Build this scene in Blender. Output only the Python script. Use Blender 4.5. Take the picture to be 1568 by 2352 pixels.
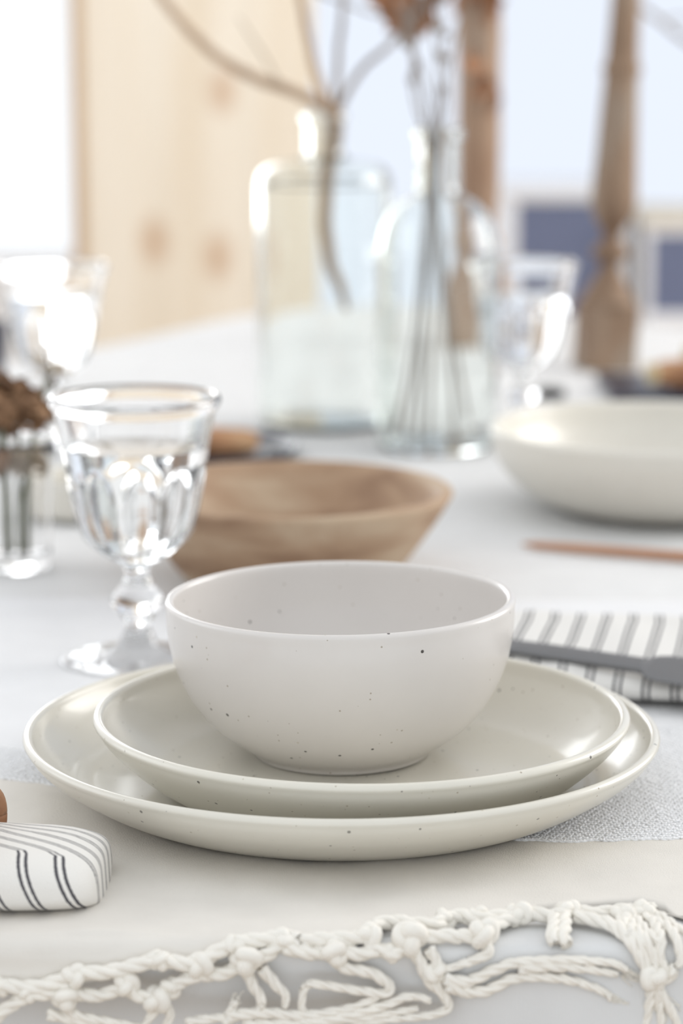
import bpy, bmesh, math, random
import numpy as np
from mathutils import Vector, Matrix, noise

random.seed(7)
rng = np.random.default_rng(7)
S = bpy.context.scene
for o in list(bpy.data.objects):
    bpy.data.objects.remove(o)

# ------------------------------------------------------------------ camera
CAM = np.array([0.0, -1.054, 0.3184]); PITCH = math.radians(10.65); FPX = 5880.0
cam_d = bpy.data.cameras.new('camera'); cam = bpy.data.objects.new('camera', cam_d)
S.collection.objects.link(cam); S.camera = cam
cam.location = CAM; cam.rotation_euler = (math.pi / 2 - PITCH, 0, 0)
cam_d.sensor_fit = 'VERTICAL'; cam_d.sensor_height = 36.0; cam_d.sensor_width = 24.0
cam_d.lens = 90.0; cam_d.clip_start = 0.02
cam_d.dof.use_dof = True; cam_d.dof.focus_distance = 1.01; cam_d.dof.aperture_fstop = 6.3

# ------------------------------------------------------------------ world, lights, exposure
W = bpy.data.worlds.new('world'); S.world = W; W.use_nodes = True
WORLD_STRENGTH = 1.0
bg = W.node_tree.nodes['Background']
bg.inputs['Color'].default_value = (0.93, 0.965, 1.0, 1); bg.inputs['Strength'].default_value = WORLD_STRENGTH
S.view_settings.view_transform = 'Standard'; S.view_settings.look = 'None'
S.view_settings.exposure = 0.17; S.view_settings.gamma = 1.0; S.view_settings.use_curve_mapping = False

def area(name, loc, rot, sx, sy, power, col):
    l = bpy.data.lights.new(name, 'AREA'); l.shape = 'RECTANGLE'; l.size = sx; l.size_y = sy
    l.energy = power; l.color = col
    o = bpy.data.objects.new(name, l); S.collection.objects.link(o)
    o.location = loc; o.rotation_euler = rot
    return o
# daylight entering through the window of the right wall and of the left wall
area('daylight_right_window', (2.02, 1.25, 0.85), (0, math.radians(90), 0), 1.2, 1.5, 33, (1.0, 0.97, 0.93))
area('daylight_left_window', (-1.62, 0.5, 0.85), (0, math.radians(-90), 0), 1.2, 1.3, 5, (0.93, 0.965, 1.0))
area('daylight_back_window', (-0.94, 3.235, 0.74), (math.radians(-90), 0, 0), 0.96, 1.5, 19, (0.97, 0.985, 1.0))

# ------------------------------------------------------------------ helpers
COL = S.collection
def ray(u, v):
    cp, sp = math.cos(PITCH), math.sin(PITCH)
    return np.array([0, cp, -sp]) + np.array([1, 0, 0]) * (u - 784) / FPX + np.array([0, -sp, -cp]) * (v - 1176) / FPX
def on_z(u, v, z=0.0):
    d = ray(u, v); return CAM + d * ((z - CAM[2]) / d[2])
def on_y(u, v, y):
    d = ray(u, v); return CAM + d * ((y - CAM[1]) / d[1])

def tag(o, label=None, cat=None, group=None, kind=None):
    if label: o['label'] = label
    if cat: o['category'] = cat
    if group: o['group'] = group
    if kind: o['kind'] = kind
    return o
def empty(name, loc=(0, 0, 0), rz=0.0):
    o = bpy.data.objects.new(name, None); COL.objects.link(o); o.empty_display_size = 0.02
    o.location = loc; o.rotation_euler = (0, 0, rz); return o
def mesh_obj(name, verts, faces, mat, parent=None, smooth=True, uv=None):
    me = bpy.data.meshes.new(name)
    me.from_pydata([tuple(map(float, v)) for v in verts], [], [tuple(map(int, f)) for f in faces])
    if uv is not None:
        l = me.uv_layers.new(name='UVMap'); vi = np.empty(len(me.loops), dtype=np.int32)
        me.loops.foreach_get('vertex_index', vi)
        l.data.foreach_set('uv', np.asarray(uv, dtype=np.float32)[vi].ravel())
    if smooth: me.polygons.foreach_set('use_smooth', [True] * len(me.polygons))
    me.update()
    o = bpy.data.objects.new(name, me); COL.objects.link(o)
    if mat: me.materials.append(mat)
    if parent: o.parent = parent
    return o
def bm_obj(name, bm, mat, parent=None, smooth=False):
    bmesh.ops.recalc_face_normals(bm, faces=bm.faces[:])
    me = bpy.data.meshes.new(name); bm.to_mesh(me); bm.free()
    if smooth: me.polygons.foreach_set('use_smooth', [True] * len(me.polygons))
    o = bpy.data.objects.new(name, me); COL.objects.link(o)
    if mat: me.materials.append(mat)
    if parent: o.parent = parent
    return o
def add_box(bm, x0, x1, y0, y1, z0, z1, bevel=0.0):
    r = bmesh.ops.create_cube(bm, size=1.0)
    bmesh.ops.scale(bm, vec=(x1 - x0, y1 - y0, z1 - z0), verts=r['verts'])
    bmesh.ops.translate(bm, vec=((x0 + x1) / 2, (y0 + y1) / 2, (z0 + z1) / 2), verts=r['verts'])
    if bevel > 0:
        es = list({e for v in r['verts'] for e in v.link_edges})
        bmesh.ops.bevel(bm, geom=es, offset=bevel, segments=3, profile=0.5, affect='EDGES')
def box_obj(name, x0, x1, y0, y1, z0, z1, mat, parent=None, bevel=0.0):
    bm = bmesh.new(); add_box(bm, x0, x1, y0, y1, z0, z1, bevel); return bm_obj(name, bm, mat, parent)

def catmull(pts, n=8):
    P = np.array(pts, float)
    if len(P) < 3:
        t = np.linspace(0, 1, n + 1)[:, None]; return P[0] * (1 - t) + P[-1] * t
    Q = np.vstack([2 * P[0] - P[1], P, 2 * P[-1] - P[-2]]); out = []
    for i in range(1, len(Q) - 2):
        a, b, c, d = Q[i - 1], Q[i], Q[i + 1], Q[i + 2]
        for k in range(n):
            t = k / n
            out.append(0.5 * (2 * b + (c - a) * t + (2 * a - 5 * b + 4 * c - d) * t * t + (3 * b - a - 3 * c + d) * t ** 3))
    out.append(P[-1]); return np.array(out)

def lathe(profile, n=96, fn=None, closed=False):
    """profile: list of (r, z); r == 0 at either end makes a pole. fn(theta, r, z) -> r"""
    verts, faces, rows = [], [], []
    for r, z in profile:
        if r <= 1e-7:
            rows.append([len(verts)]); verts.append((0, 0, z))
        else:
            row = []
            for k in range(n):
                t = 2 * math.pi * k / n; rr = fn(t, r, z) if fn else r
                row.append(len(verts)); verts.append((rr * math.cos(t), rr * math.sin(t), z))
            rows.append(row)
    pairs = list(zip(rows[:-1], rows[1:])) + ([(rows[-1], rows[0])] if closed else [])
    for a, b in pairs:
        if len(a) == 1 and len(b) == 1: continue
        for k in range(n):
            k2 = (k + 1) % n
            if len(a) == 1: faces.append((a[0], b[k2], b[k]))
            elif len(b) == 1: faces.append((a[k], a[k2], b[0]))
            else: faces.append((a[k], a[k2], b[k2], b[k]))
    return verts, faces
def smooth_profile(p, n=5):
    return [tuple(q) for q in catmull(p, n)]

def frames(P):
    T = np.gradient(P, axis=0); T /= np.linalg.norm(T, axis=1)[:, None] + 1e-12
    N = np.zeros_like(P); a = np.array([0, 0, 1.0])
    if abs(T[0] @ a) > 0.9: a = np.array([1.0, 0, 0])
    n = a - T[0] * (a @ T[0]); n /= np.linalg.norm(n); N[0] = n
    for i in range(1, len(P)):
        n = N[i - 1] - T[i] * (N[i - 1] @ T[i]); N[i] = n / (np.linalg.norm(n) + 1e-12)
    return T, N, np.cross(T, N)
def tube(P, rad, seg=8, V=None, F=None):
    P = np.asarray(P, float); rad = np.broadcast_to(np.asarray(rad, float), (len(P),))
    V = [] if V is None else V; F = [] if F is None else F
    T, N, B = frames(P); base = len(V)
    for i in range(len(P)):
        for k in range(seg):
            t = 2 * math.pi * k / seg
            V.append(P[i] + rad[i] * (N[i] * math.cos(t) + B[i] * math.sin(t)))
    for i in range(len(P) - 1):
        for k in range(seg):
            k2 = (k + 1) % seg; a = base + i * seg
            F.append((a + k, a + k2, a + seg + k2, a + seg + k))
    F.append(tuple(base + k for k in range(seg))[::-1]); F.append(tuple(base + (len(P) - 1) * seg + k for k in range(seg)))
    return V, F
def rope(P, rad, strands=2, pitch=None, V=None, F=None, seg=7):
    P = np.asarray(P, float); V = [] if V is None else V; F = [] if F is None else F
    T, N, B = frames(P); L = np.concatenate([[0], np.cumsum(np.linalg.norm(np.diff(P, axis=0), axis=1))])
    rad = np.broadcast_to(np.asarray(rad, float), (len(P),)); pitch = pitch or float(rad.max()) * 7
    for s in range(strands):
        ph = 2 * math.pi * (L / pitch + s / strands)
        Q = P + (N * np.cos(ph)[:, None] + B * np.sin(ph)[:, None]) * (rad * 0.47)[:, None]
        tube(Q, rad * 0.62, seg, V, F)
    return V, F

# ------------------------------------------------------------------ materials
def mat(name, col, rough=0.5, **kw):
    m = bpy.data.materials.new(name); m.use_nodes = True
    b = m.node_tree.nodes['Principled BSDF']
    b.inputs['Base Color'].default_value = (*col, 1); b.inputs['Roughness'].default_value = rough
    for k, v in kw.items():
        b.inputs[k.replace('_', ' ')].default_value = v
    return m
def nd(m, t, **kw):
    n = m.node_tree.nodes.new(t)
    for k, v in kw.items():
        if hasattr(n, k): setattr(n, k, v)
        else: n.inputs[k].default_value = v
    return n
def lk(m, a, b): m.node_tree.links.new(a, b)
def bsdf(m): return m.node_tree.nodes['Principled BSDF']
def texco(m, which='Object', scale=(1, 1, 1)):
    tc = nd(m, 'ShaderNodeTexCoord'); mp = nd(m, 'ShaderNodeMapping'); mp.inputs['Scale'].default_value = scale
    lk(m, tc.outputs[which], mp.inputs['Vector']); return mp.outputs['Vector']
def ramp(m, fac, stops):
    r = nd(m, 'ShaderNodeValToRGB'); e = r.color_ramp.elements
    while len(e) > 1: e.remove(e[-1])
    e[0].position = stops[0][0]; e[0].color = (*stops[0][1], 1)
    for p, c in stops[1:]:
        x = e.new(p); x.color = (*c, 1)
    lk(m, fac, r.inputs['Fac']); return r.outputs['Color']
def bump(m, h, strength=0.3, dist=0.001, prev=None):
    b = nd(m, 'ShaderNodeBump'); b.inputs['Strength'].default_value = strength; b.inputs['Distance'].default_value = dist
    lk(m, h, b.inputs['Height'])
    if prev is not None: lk(m, prev, b.inputs['Normal'])
    return b.outputs['Normal']
def mixc(m, fac, a, b, mode='MIX'):
    n = nd(m, 'ShaderNodeMix'); n.data_type = 'RGBA'; n.blend_type = mode
    for s, v in ((n.inputs[0], fac), (n.inputs[6], a), (n.inputs[7], b)):
        if hasattr(v, 'is_output') or isinstance(v, bpy.types.NodeSocket): lk(m, v, s)
        elif isinstance(v, (int, float)): s.default_value = v
        else: s.default_value = (*v, 1)
    return n.outputs[2]
def math_(m, op, a, b=0.0, c=None):
    n = nd(m, 'ShaderNodeMath'); n.operation = op
    for s, v in zip(n.inputs, (a, b) if c is None else (a, b, c)):
        if isinstance(v, bpy.types.NodeSocket): lk(m, v, s)
        else: s.default_value = v
    return n.outputs[0]

def stoneware(name, col, rough=0.34, off=0.0, dark=1.0):
    m = mat(name, col, rough); co = texco(m)
    ad = nd(m, 'ShaderNodeVectorMath'); ad.inputs[1].default_value = (off, off * 1.7, off * 0.6); lk(m, co, ad.inputs[0]); co = ad.outputs[0]
    base = col
    nz = nd(m, 'ShaderNodeTexNoise', Scale=22.0, Detail=3.0); lk(m, co, nz.inputs['Vector'])
    base = ramp(m, nz.outputs['Fac'], [(0.3, tuple(c * 0.975 for c in col)), (0.7, tuple(min(1, c * 1.02) for c in col))])
    # bold iron specks, then a dusting of faint brown ones
    for sc, thr, lo, c2, st in ((150.0, 0.12, 0.30, (0.045, 0.038, 0.032), dark), (240.0, 0.12, 0.40, (0.26, 0.20, 0.13), 0.7), (170.0, 0.10, 0.70, (0.42, 0.36, 0.25), 0.5)):
        v = nd(m, 'ShaderNodeTexVoronoi', Scale=sc); lk(m, co, v.inputs['Vector'])
        sep = nd(m, 'ShaderNodeSeparateColor'); lk(m, v.outputs['Color'], sep.inputs[0])
        size = math_(m, 'MULTIPLY', math_(m, 'MAXIMUM', math_(m, 'SUBTRACT', sep.outputs[0], lo), 0.0), thr / (1 - lo))
        d = math_(m, 'LESS_THAN', v.outputs['Distance'], size)
        base = mixc(m, math_(m, 'MULTIPLY', d, st), base, c2)
    lk(m, base, bsdf(m).inputs['Base Color'])
    n2 = nd(m, 'ShaderNodeTexNoise', Scale=300.0, Detail=2.0); lk(m, co, n2.inputs['Vector'])
    n3 = nd(m, 'ShaderNodeTexNoise', Scale=35.0, Detail=1.0); lk(m, co, n3.inputs['Vector'])
    nn = bump(m, n2.outputs['Fac'], 0.06, 0.0004); nn = bump(m, n3.outputs['Fac'], 0.10, 0.001, nn)
    lk(m, nn, bsdf(m).inputs['Normal'])
    bsdf(m).inputs['Coat Weight'].default_value = 0.4; bsdf(m).inputs['Coat Roughness'].default_value = 0.13
    return m

def cloth(name, col, weave=900.0, strength=0.35, var=0.03, scale2=40.0):
    m = mat(name, col, 0.9); co = texco(m)
    nz = nd(m, 'ShaderNodeTexNoise', Scale=scale2, Detail=4.0); lk(m, co, nz.inputs['Vector'])
    c = ramp(m, nz.outputs['Fac'], [(0.3, tuple(x * (1 - var) for x in col)), (0.7, tuple(min(1, x * (1 + var)) for x in col))])
    lk(m, c, bsdf(m).inputs['Base Color'])
    wx = nd(m, 'ShaderNodeTexWave', Scale=weave / 6.28 * 2, Distortion=1.5); wx.bands_direction = 'X'; lk(m, co, wx.inputs['Vector'])
    wy = nd(m, 'ShaderNodeTexWave', Scale=weave / 6.28 * 2, Distortion=1.5); wy.bands_direction = 'Y'; lk(m, co, wy.inputs['Vector'])
    h = math_(m, 'ADD', wx.outputs['Fac'], wy.outputs['Fac'])
    n2 = nd(m, 'ShaderNodeTexNoise', Scale=1400.0, Detail=2.0); lk(m, co, n2.inputs['Vector'])
    nn = bump(m, h, strength * 0.3, 0.0003); nn = bump(m, n2.outputs['Fac'], strength, 0.0005, nn)
    lk(m, nn, bsdf(m).inputs['Normal'])
    bsdf(m).inputs['Specular IOR Level'].default_value = 0.12
    return m

def wood(name, c1, c2, scale=(30, 30, 3), rough=0.6, c3=None, noise_s=1.0):
    m = mat(name, c1, rough); co = texco(m, scale=scale)
    n1 = nd(m, 'ShaderNodeTexNoise', Scale=noise_s, Detail=5.0, Distortion=0.6); lk(m, co, n1.inputs['Vector'])
    stops = [(0.32, c1), (0.66, c2)] if c3 is None else [(0.25, c1), (0.5, c2), (0.75, c3)]
    c = ramp(m, n1.outputs['Fac'], stops); lk(m, c, bsdf(m).inputs['Base Color'])
    lk(m, bump(m, n1.outputs['Fac'], 0.25, 0.001), bsdf(m).inputs['Normal'])
    return m

def glass(name, tint=(1, 1, 1), rough=0.0, ior=1.48):
    m = bpy.data.materials.new(name); m.use_nodes = True; nt = m.node_tree; nt.nodes.clear()
    g = nt.nodes.new('ShaderNodeBsdfGlass'); g.inputs['Color'].default_value = (*tint, 1)
    g.inputs['Roughness'].default_value = rough; g.inputs['IOR'].default_value = ior
    o = nt.nodes.new('ShaderNodeOutputMaterial'); nt.links.new(g.outputs[0], o.inputs[0]); return m

M = {}
M['bowl'] = stoneware('speckled_glaze_bowl', (0.665, 0.63, 0.597), 0.33, 0.0)
M['salad'] = stoneware('speckled_glaze_salad', (0.71, 0.68, 0.595), 0.30, 0.31, 0.85)
M['dinner'] = stoneware('speckled_glaze_dinner', (0.70, 0.67, 0.59), 0.30, 0.77, 0.7)
M['plainglaze'] = stoneware('cream_glaze', (0.70, 0.67, 0.60), 0.33, 1.3, 0.2)
M['cloth'] = cloth('white_linen', (0.71, 0.71, 0.705), 700, 0.3, 0.025)
M['throw'] = cloth('cream_cotton', (0.755, 0.72, 0.665), 1500, 0.35, 0.03)
M['runner'] = cloth('white_knit', (0.75, 0.75, 0.755), 500, 0.4, 0.02)
M['stitch'] = cloth('white_knit_yarn', (0.86, 0.86, 0.865), 500, 0.3, 0.02)
M['cord'] = cloth('cream_cord', (0.88, 0.845, 0.775), 2200, 0.5, 0.03, 120)
M['glass'] = glass('clear_glass', (1.0, 1.0, 1.0))
M['bottleglass'] = glass('bottle_glass', (0.985, 0.996, 0.99), 0.0, 1.45)
M['water'] = glass('water', (0.995, 1, 1), 0.0, 1.333)
M['pane'] = glass('window_pane', (1, 1, 1), 0.0, 1.05)
M['bluepane'] = glass('daylight_tint_pane', (0.905, 0.92, 0.955), 0.0, 1.05)  # tint puts the cool, dimmer daylight outside into the glass colour
M['bowlwood'] = wood('pale_mango_wood', (0.19, 0.095, 0.048), (0.40, 0.265, 0.165), (14, 14, 40), 0.6, (0.56, 0.44, 0.31))
M['candlewood'] = wood('weathered_turned_wood', (0.13, 0.068, 0.036), (0.26, 0.175, 0.115), (28, 28, 9), 0.75, (0.30, 0.26, 0.215))
M['candlewood2'] = wood('brown_turned_wood', (0.24, 0.135, 0.08), (0.34, 0.225, 0.15), (22, 22, 7), 0.75, (0.37, 0.29, 0.22))
M['spoonwood'] = wood('spoon_wood', (0.42, 0.21, 0.12), (0.56, 0.31, 0.19), (6, 60, 60), 0.6)
M['ringwood'] = wood('ring_wood', (0.30, 0.13, 0.06), (0.50, 0.26, 0.14), (60, 60, 60), 0.5)
M['bread'] = wood('bread_crust', (0.14, 0.05, 0.022), (0.42, 0.22, 0.11), (25, 25, 40), 0.8, (0.55, 0.38, 0.22))
M['crumb'] = mat('bread_crumb', (0.55, 0.45, 0.28), 0.9)
M['navy'] = mat('navy_slate', (0.022, 0.024, 0.045), 0.35)
M['black'] = mat('matt_black', (0.018, 0.018, 0.02), 0.6)
M['steel'] = mat('brushed_grey_steel', (0.20, 0.20, 0.205), 0.5, Metallic=0.6)
M['twig'] = wood('twig_bark', (0.36, 0.24, 0.155), (0.52, 0.38, 0.26), (60, 60, 12), 0.8)
M['stem'] = wood('dry_stem', (0.19, 0.15, 0.125), (0.30, 0.25, 0.21), (80, 80, 20), 0.8)
M['leaf'] = wood('dry_brown_leaf', (0.26, 0.115, 0.05), (0.42, 0.21, 0.11), (70, 70, 70), 0.75)
M['petal'] = wood('dry_petals', (0.14, 0.068, 0.032), (0.32, 0.185, 0.10), (60, 60, 60), 0.85)
M['wisp'] = mat('pale_dry_blossom', (0.50, 0.42, 0.32), 0.85)
M['greenstem'] = mat('dull_green_stem', (0.14, 0.15, 0.08), 0.7)
M['wall'] = mat('white_painted_wall', (0.86, 0.87, 0.89), 0.8)
M['floor'] = wood('oak_floor', (0.36, 0.25, 0.15), (0.48, 0.35, 0.22), (2, 30, 1), 0.5)
M['tablewood'] = wood('table_oak', (0.33, 0.20, 0.11), (0.45, 0.30, 0.18), (3, 40, 40), 0.5)
M['whitewood'] = mat('white_lacquer', (0.82, 0.83, 0.86), 0.5)
M['bluepanel'] = mat('blue_grey_paint', (0.14, 0.165, 0.265), 0.6)
M['creamtop'] = mat('cream_top', (0.72, 0.66, 0.55), 0.6)
M['frame'] = mat('window_frame_grey', (0.50, 0.53, 0.56), 0.5)

def pine():
    m = mat('pale_pine', (0.8, 0.62, 0.4), 0.55)
    co = texco(m, scale=(14, 14, 1.2))
    n1 = nd(m, 'ShaderNodeTexNoise', Scale=1.0, Detail=3.0, Distortion=0.4); lk(m, co, n1.inputs['Vector'])
    c = ramp(m, n1.outputs['Fac'], [(0.3, (0.85, 0.74, 0.585)), (0.7, (0.95, 0.88, 0.76))])
    # knots: round brown spots stretched a little along the grain (world positions on the boards)
    geo = nd(m, 'ShaderNodeNewGeometry')
    for (kx, kz, kr) in ((-0.277, 0.011, 0.030), (-0.1835, -0.012, 0.030), (-0.175, 0.231, 0.028), (-0.10, 0.52, 0.03), (-0.30, 0.72, 0.03), (-0.29, -0.42, 0.03)):
        mp = nd(m, 'ShaderNodeVectorMath'); mp.operation = 'SUBTRACT'; lk(m, geo.outputs['Position'], mp.inputs[0]); mp.inputs[1].default_value = (kx, 2.74, kz)
        ms = nd(m, 'ShaderNodeVectorMath'); ms.operation = 'MULTIPLY'; lk(m, mp.outputs[0], ms.inputs[0]); ms.inputs[1].default_value = (1 / kr, 0, 0.62 / kr)
        ln = nd(m, 'ShaderNodeVectorMath'); ln.operation = 'LENGTH'; lk(m, ms.outputs[0], ln.inputs[0])
        f = math_(m, 'SUBTRACT', 1.0, ln.outputs['Value']); f = math_(m, 'MAXIMUM', f, 0.0); f = math_(m, 'POWER', f, 0.8)
        c = mixc(m, math_(m, 'MULTIPLY', f, 0.72), c, (0.56, 0.32, 0.16))
    lk(m, c, bsdf(m).inputs['Base Color'])
    return m
M['pine'] = pine()
M['pineedge'] = wood('pine_edge', (0.50, 0.34, 0.20), (0.62, 0.45, 0.29), (14, 14, 1.2), 0.6)

def stripes(name, col, pitch=0.0128, gap=0.0026, width=0.0010, off=0.0):
    m = mat(name, col, 0.92); tc = nd(m, 'ShaderNodeTexCoord'); sx = nd(m, 'ShaderNodeSeparateXYZ'); lk(m, tc.outputs['UV'], sx.inputs[0])
    nz = nd(m, 'ShaderNodeTexNoise', Scale=900.0, Detail=2.0); lk(m, tc.outputs['Object'], nz.inputs['Vector'])
    u = math_(m, 'ADD', sx.outputs[0], math_(m, 'MULTIPLY', math_(m, 'SUBTRACT', nz.outputs['Fac'], 0.5), 0.0006))
    u = math_(m, 'ADD', u, off + 100 * pitch)
    fr = math_(m, 'MODULO', u, pitch); d = math_(m, 'ABSOLUTE', math_(m, 'SUBTRACT', fr, pitch / 2))
    d = math_(m, 'ABSOLUTE', math_(m, 'SUBTRACT', d, gap / 2)); line = math_(m, 'LESS_THAN', d, width / 2)
    wv = nd(m, 'ShaderNodeTexNoise', Scale=2200.0, Detail=1.0); lk(m, tc.outputs['Object'], wv.inputs['Vector'])
    lk(m, mixc(m, math_(m, 'MULTIPLY', line, 0.93), col, (0.035, 0.033, 0.045)), bsdf(m).inputs['Base Color'])
    nn = bump(m, wv.outputs['Fac'], 0.5, 0.0005); lk(m, nn, bsdf(m).inputs['Normal'])
    return m
M['stripeR'] = stripes('striped_linen', (0.72, 0.705, 0.675), pitch=0.0137, gap=0.0030, width=0.0013)
M['stripeL'] = stripes('striped_linen_bold', (0.80, 0.775, 0.73), pitch=0.0128, gap=0.0027, width=0.0012, off=0.004)

# ------------------------------------------------------------------ the room
FL = -0.753
tag(box_obj('floor', -1.7, 2.1, -1.6, 3.35, FL - 0.05, FL, M['floor']), kind='structure')
def wall_with_hole(name, axis, pos, thick, a0, a1, z0, z1, hole):
    """axis 'y': wall in the xz plane at y=pos; axis 'x': in the yz plane. hole=(a0,a1,z0,z1)"""
    h0, h1, hz0, hz1 = hole; bm = bmesh.new()
    for (p, q, r, s) in ((a0, h0, z0, z1), (h1, a1, z0, z1), (h0, h1, z0, hz0), (h0, h1, hz1, z1)):
        if axis == 'y': add_box(bm, p, q, pos, pos + thick, r, s)
        else: add_box(bm, pos, pos + thick, p, q, r, s)
    return tag(bm_obj(name, bm, M['wall']), kind='structure')
def window(name, axis, pos, hole, fw=0.035, pm='pane'):
    h0, h1, z0, z1 = hole; root = empty(name, (0, 0, 0)); tag(root, kind='structure')
    def bx(nm, a, b, c, d, m, t0=-0.02, t1=0.03):
        if axis == 'y': return box_obj(nm, a, b, pos + t0, pos + t1, c, d, m, root)
        return box_obj(nm, pos + t0, pos + t1, a, b, c, d, m, root)
    bx('window_frame', h0, h0 + fw, z0, z1, M['frame']); bx('window_frame', h1 - fw, h1, z0, z1, M['frame'])
    bx('window_frame', h0, h1, z1 - fw, z1, M['frame']); bx('window_sill', h0, h1, z0 - 0.01, z0 + fw, M['whitewood'], -0.05, 0.03)
    bx('pane', h0 + fw, h1 - fw, z0 + fw, z1 - fw, M[pm], 0.008, 0.012)
HB = (-1.45, -0.425, -0.07, 1.55)
HC = (-0.30, 1.90, -0.25, 1.55)
bm = bmesh.new()
for (p, q, z0, z1) in ((-1.7, HB[0], FL, 1.75), (HB[1], HC[0], FL, 1.75), (HC[1], 2.1, FL, 1.75), (HB[0], HB[1], FL, HB[2]), (HB[0], HB[1], HB[3], 1.75), (HC[0], HC[1], FL, HC[2]), (HC[0], HC[1], HC[3], 1.75)):
    add_box(bm, p, q, 3.25, 3.35, z0, z1)
tag(bm_obj('wall_back', bm, M['wall']), kind='structure')
window('window_1', 'y', 3.26, HB, 0.022); window('window_4', 'y', 3.26, HC, 0.022, 'bluepane')
tag(box_obj('shading_ceiling', -1.75, 2.13, 0.45, 3.35, 1.75, 1.80, M['wall']), kind='structure')  # unseen, added and ended short so it shades the far table from the sky
HR = (0.55, 1.95, 0.2, 1.5)
wall_with_hole('wall_right', 'x', 2.05, 0.08, -1.6, 3.25, FL, 1.75, HR); window('window_2', 'x', 2.08, HR)
HL = (-0.2, 1.2, 0.2, 1.5)
wall_with_hole('wall_left', 'x', -1.75, 0.08, -1.6, 3.25, FL, 1.75, HL); window('window_3', 'x', -1.70, HL)

# pine board screen behind the table
pp = empty('pine_screen', (-0.21, 2.77, FL))
tag(pp, 'tall pale pine board screen with brown knots behind the table', 'screen')
for i, (x0, x1) in enumerate(((-0.380, -0.271), (-0.2705, -0.138), (-0.1375, -0.040))):
    b = box_obj('board', x0 + 0.21, x1 + 0.21, -0.02, 0.012, 0, 2.3, M['pine'], pp, 0.0015)
box_obj('edge_batten', -0.186, -0.1705, -0.03, 0.03, 0, 2.3, M['pineedge'], pp, 0.001)
for z in (0.25, 1.9):
    box_obj('cross_rail', -0.165, 0.165, 0.0125, 0.03, z, z + 0.08, M['pineedge'], pp)

# white cabinets with blue grey doors by the back wall
def cabinet(label, x0, x1, yf, ztop, p, topmat):
    r = empty('low_cabinet', ((x0 + x1) / 2, yf, FL)); tag(r, label, 'cabinet'); cx = (x0 + x1) / 2
    bm = bmesh.new(); px0, px1, pz0, pz1 = p
    add_box(bm, x0 - cx, px0 - cx, 0, 0.30, 0, ztop - FL - 0.012); add_box(bm, px1 - cx, x1 - cx, 0, 0.30, 0, ztop - FL - 0.012)
    add_box(bm, px0 - cx, px1 - cx, 0, 0.30, 0, pz0 - FL); add_box(bm, px0 - cx, px1 - cx, 0, 0.30, pz1 - FL, ztop - FL - 0.012)
    bm_obj('body', bm, M['whitewood'], r)
    box_obj('door_panel', px0 - cx, px1 - cx, 0.004, 0.02, pz0 - FL, pz1 - FL, M['bluepanel'], r)
    box_obj('top', x0 - cx - 0.005, x1 - cx + 0.005, -0.008, 0.30, ztop - FL - 0.012, ztop - FL, topmat, r, 0.001)
cabinet('white low cabinet with large blue-grey door, left behind turned candlestick', 0.255, 0.452, 2.92, 0.078, (0.272, 0.42, -0.40, 0.058), M['whitewood'])
cabinet('white low cabinet with cream top and smaller blue-grey door at right', 0.4635, 0.72, 2.86, 0.04, (0.474, 0.69, -0.106, 0.013), M['creamtop'])

# ------------------------------------------------------------------ table and cloths
YE = -0.1795           # near edge of the table
ZC = -0.003            # top of the table cloth
far = [(-0.60, 0.55), (-0.56, 0.95), (-0.42, 1.30), (-0.247, 1.585), (-0.11, 1.88), (0.02, 1.99), (0.17, 1.97), (0.30, 1.83), (0.42, 1.65), (0.60, 1.30), (0.68, 0.95), (0.70, 0.55)]
arc = catmull([np.array(p) for p in far], 8)
outline = [(-0.60, YE)] + [(-0.60, y) for y in np.linspace(YE + 0.05, 0.5, 14)] + [tuple(p) for p in arc] + [(0.70, y) for y in np.linspace(0.5, YE + 0.05, 14)] + [(0.70, YE)]
outline += [(x, YE) for x in np.linspace(0.68, -0.58, 127)]
OUT = np.array(outline)[::-1]
tb = empty('dining_table', (0.05, 0.9, FL)); tag(tb, 'long oval-ended wooden dining table hidden under the white cloths', 'table')
def poly_prism(name, pts, z0, z1, m, parent):
    n = len(pts); v = [(p[0], p[1], z0) for p in pts] + [(p[0], p[1], z1) for p in pts]
    f = [tuple(range(n, 2 * n)), tuple(range(n))[::-1]] + [(i, (i + 1) % n, n + (i + 1) % n, n + i) for i in range(n)]
    return mesh_obj(name, v, f, m, parent, smooth=False)
ctr = np.array([0.05, 0.9]); ins = ctr + (OUT - ctr) * 0.985
poly_prism('table_top', [(p[0] - 0.05, p[1] - 0.9) for p in ins], -FL - 0.045, -FL - 0.007, M['tablewood'], tb)
for sx in (-0.42, 0.42):
    for sy in (-0.85, 0.35):
        box_obj('leg', sx - 0.035, sx + 0.035, sy - 0.035, sy + 0.035, 0, -FL - 0.046, M['tablewood'], tb, 0.004)
box_obj('apron', -0.42, 0.42, -0.87, -0.84, -FL - 0.14, -FL - 0.046, M['tablewood'], tb)

def wob(x, y, amp):
    return amp * (noise.noise(Vector((x * 5, y * 4, 0.3))) + 0.6 * noise.noise(Vector((x * 14 + 3, y * 9, 1.7))))
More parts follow.
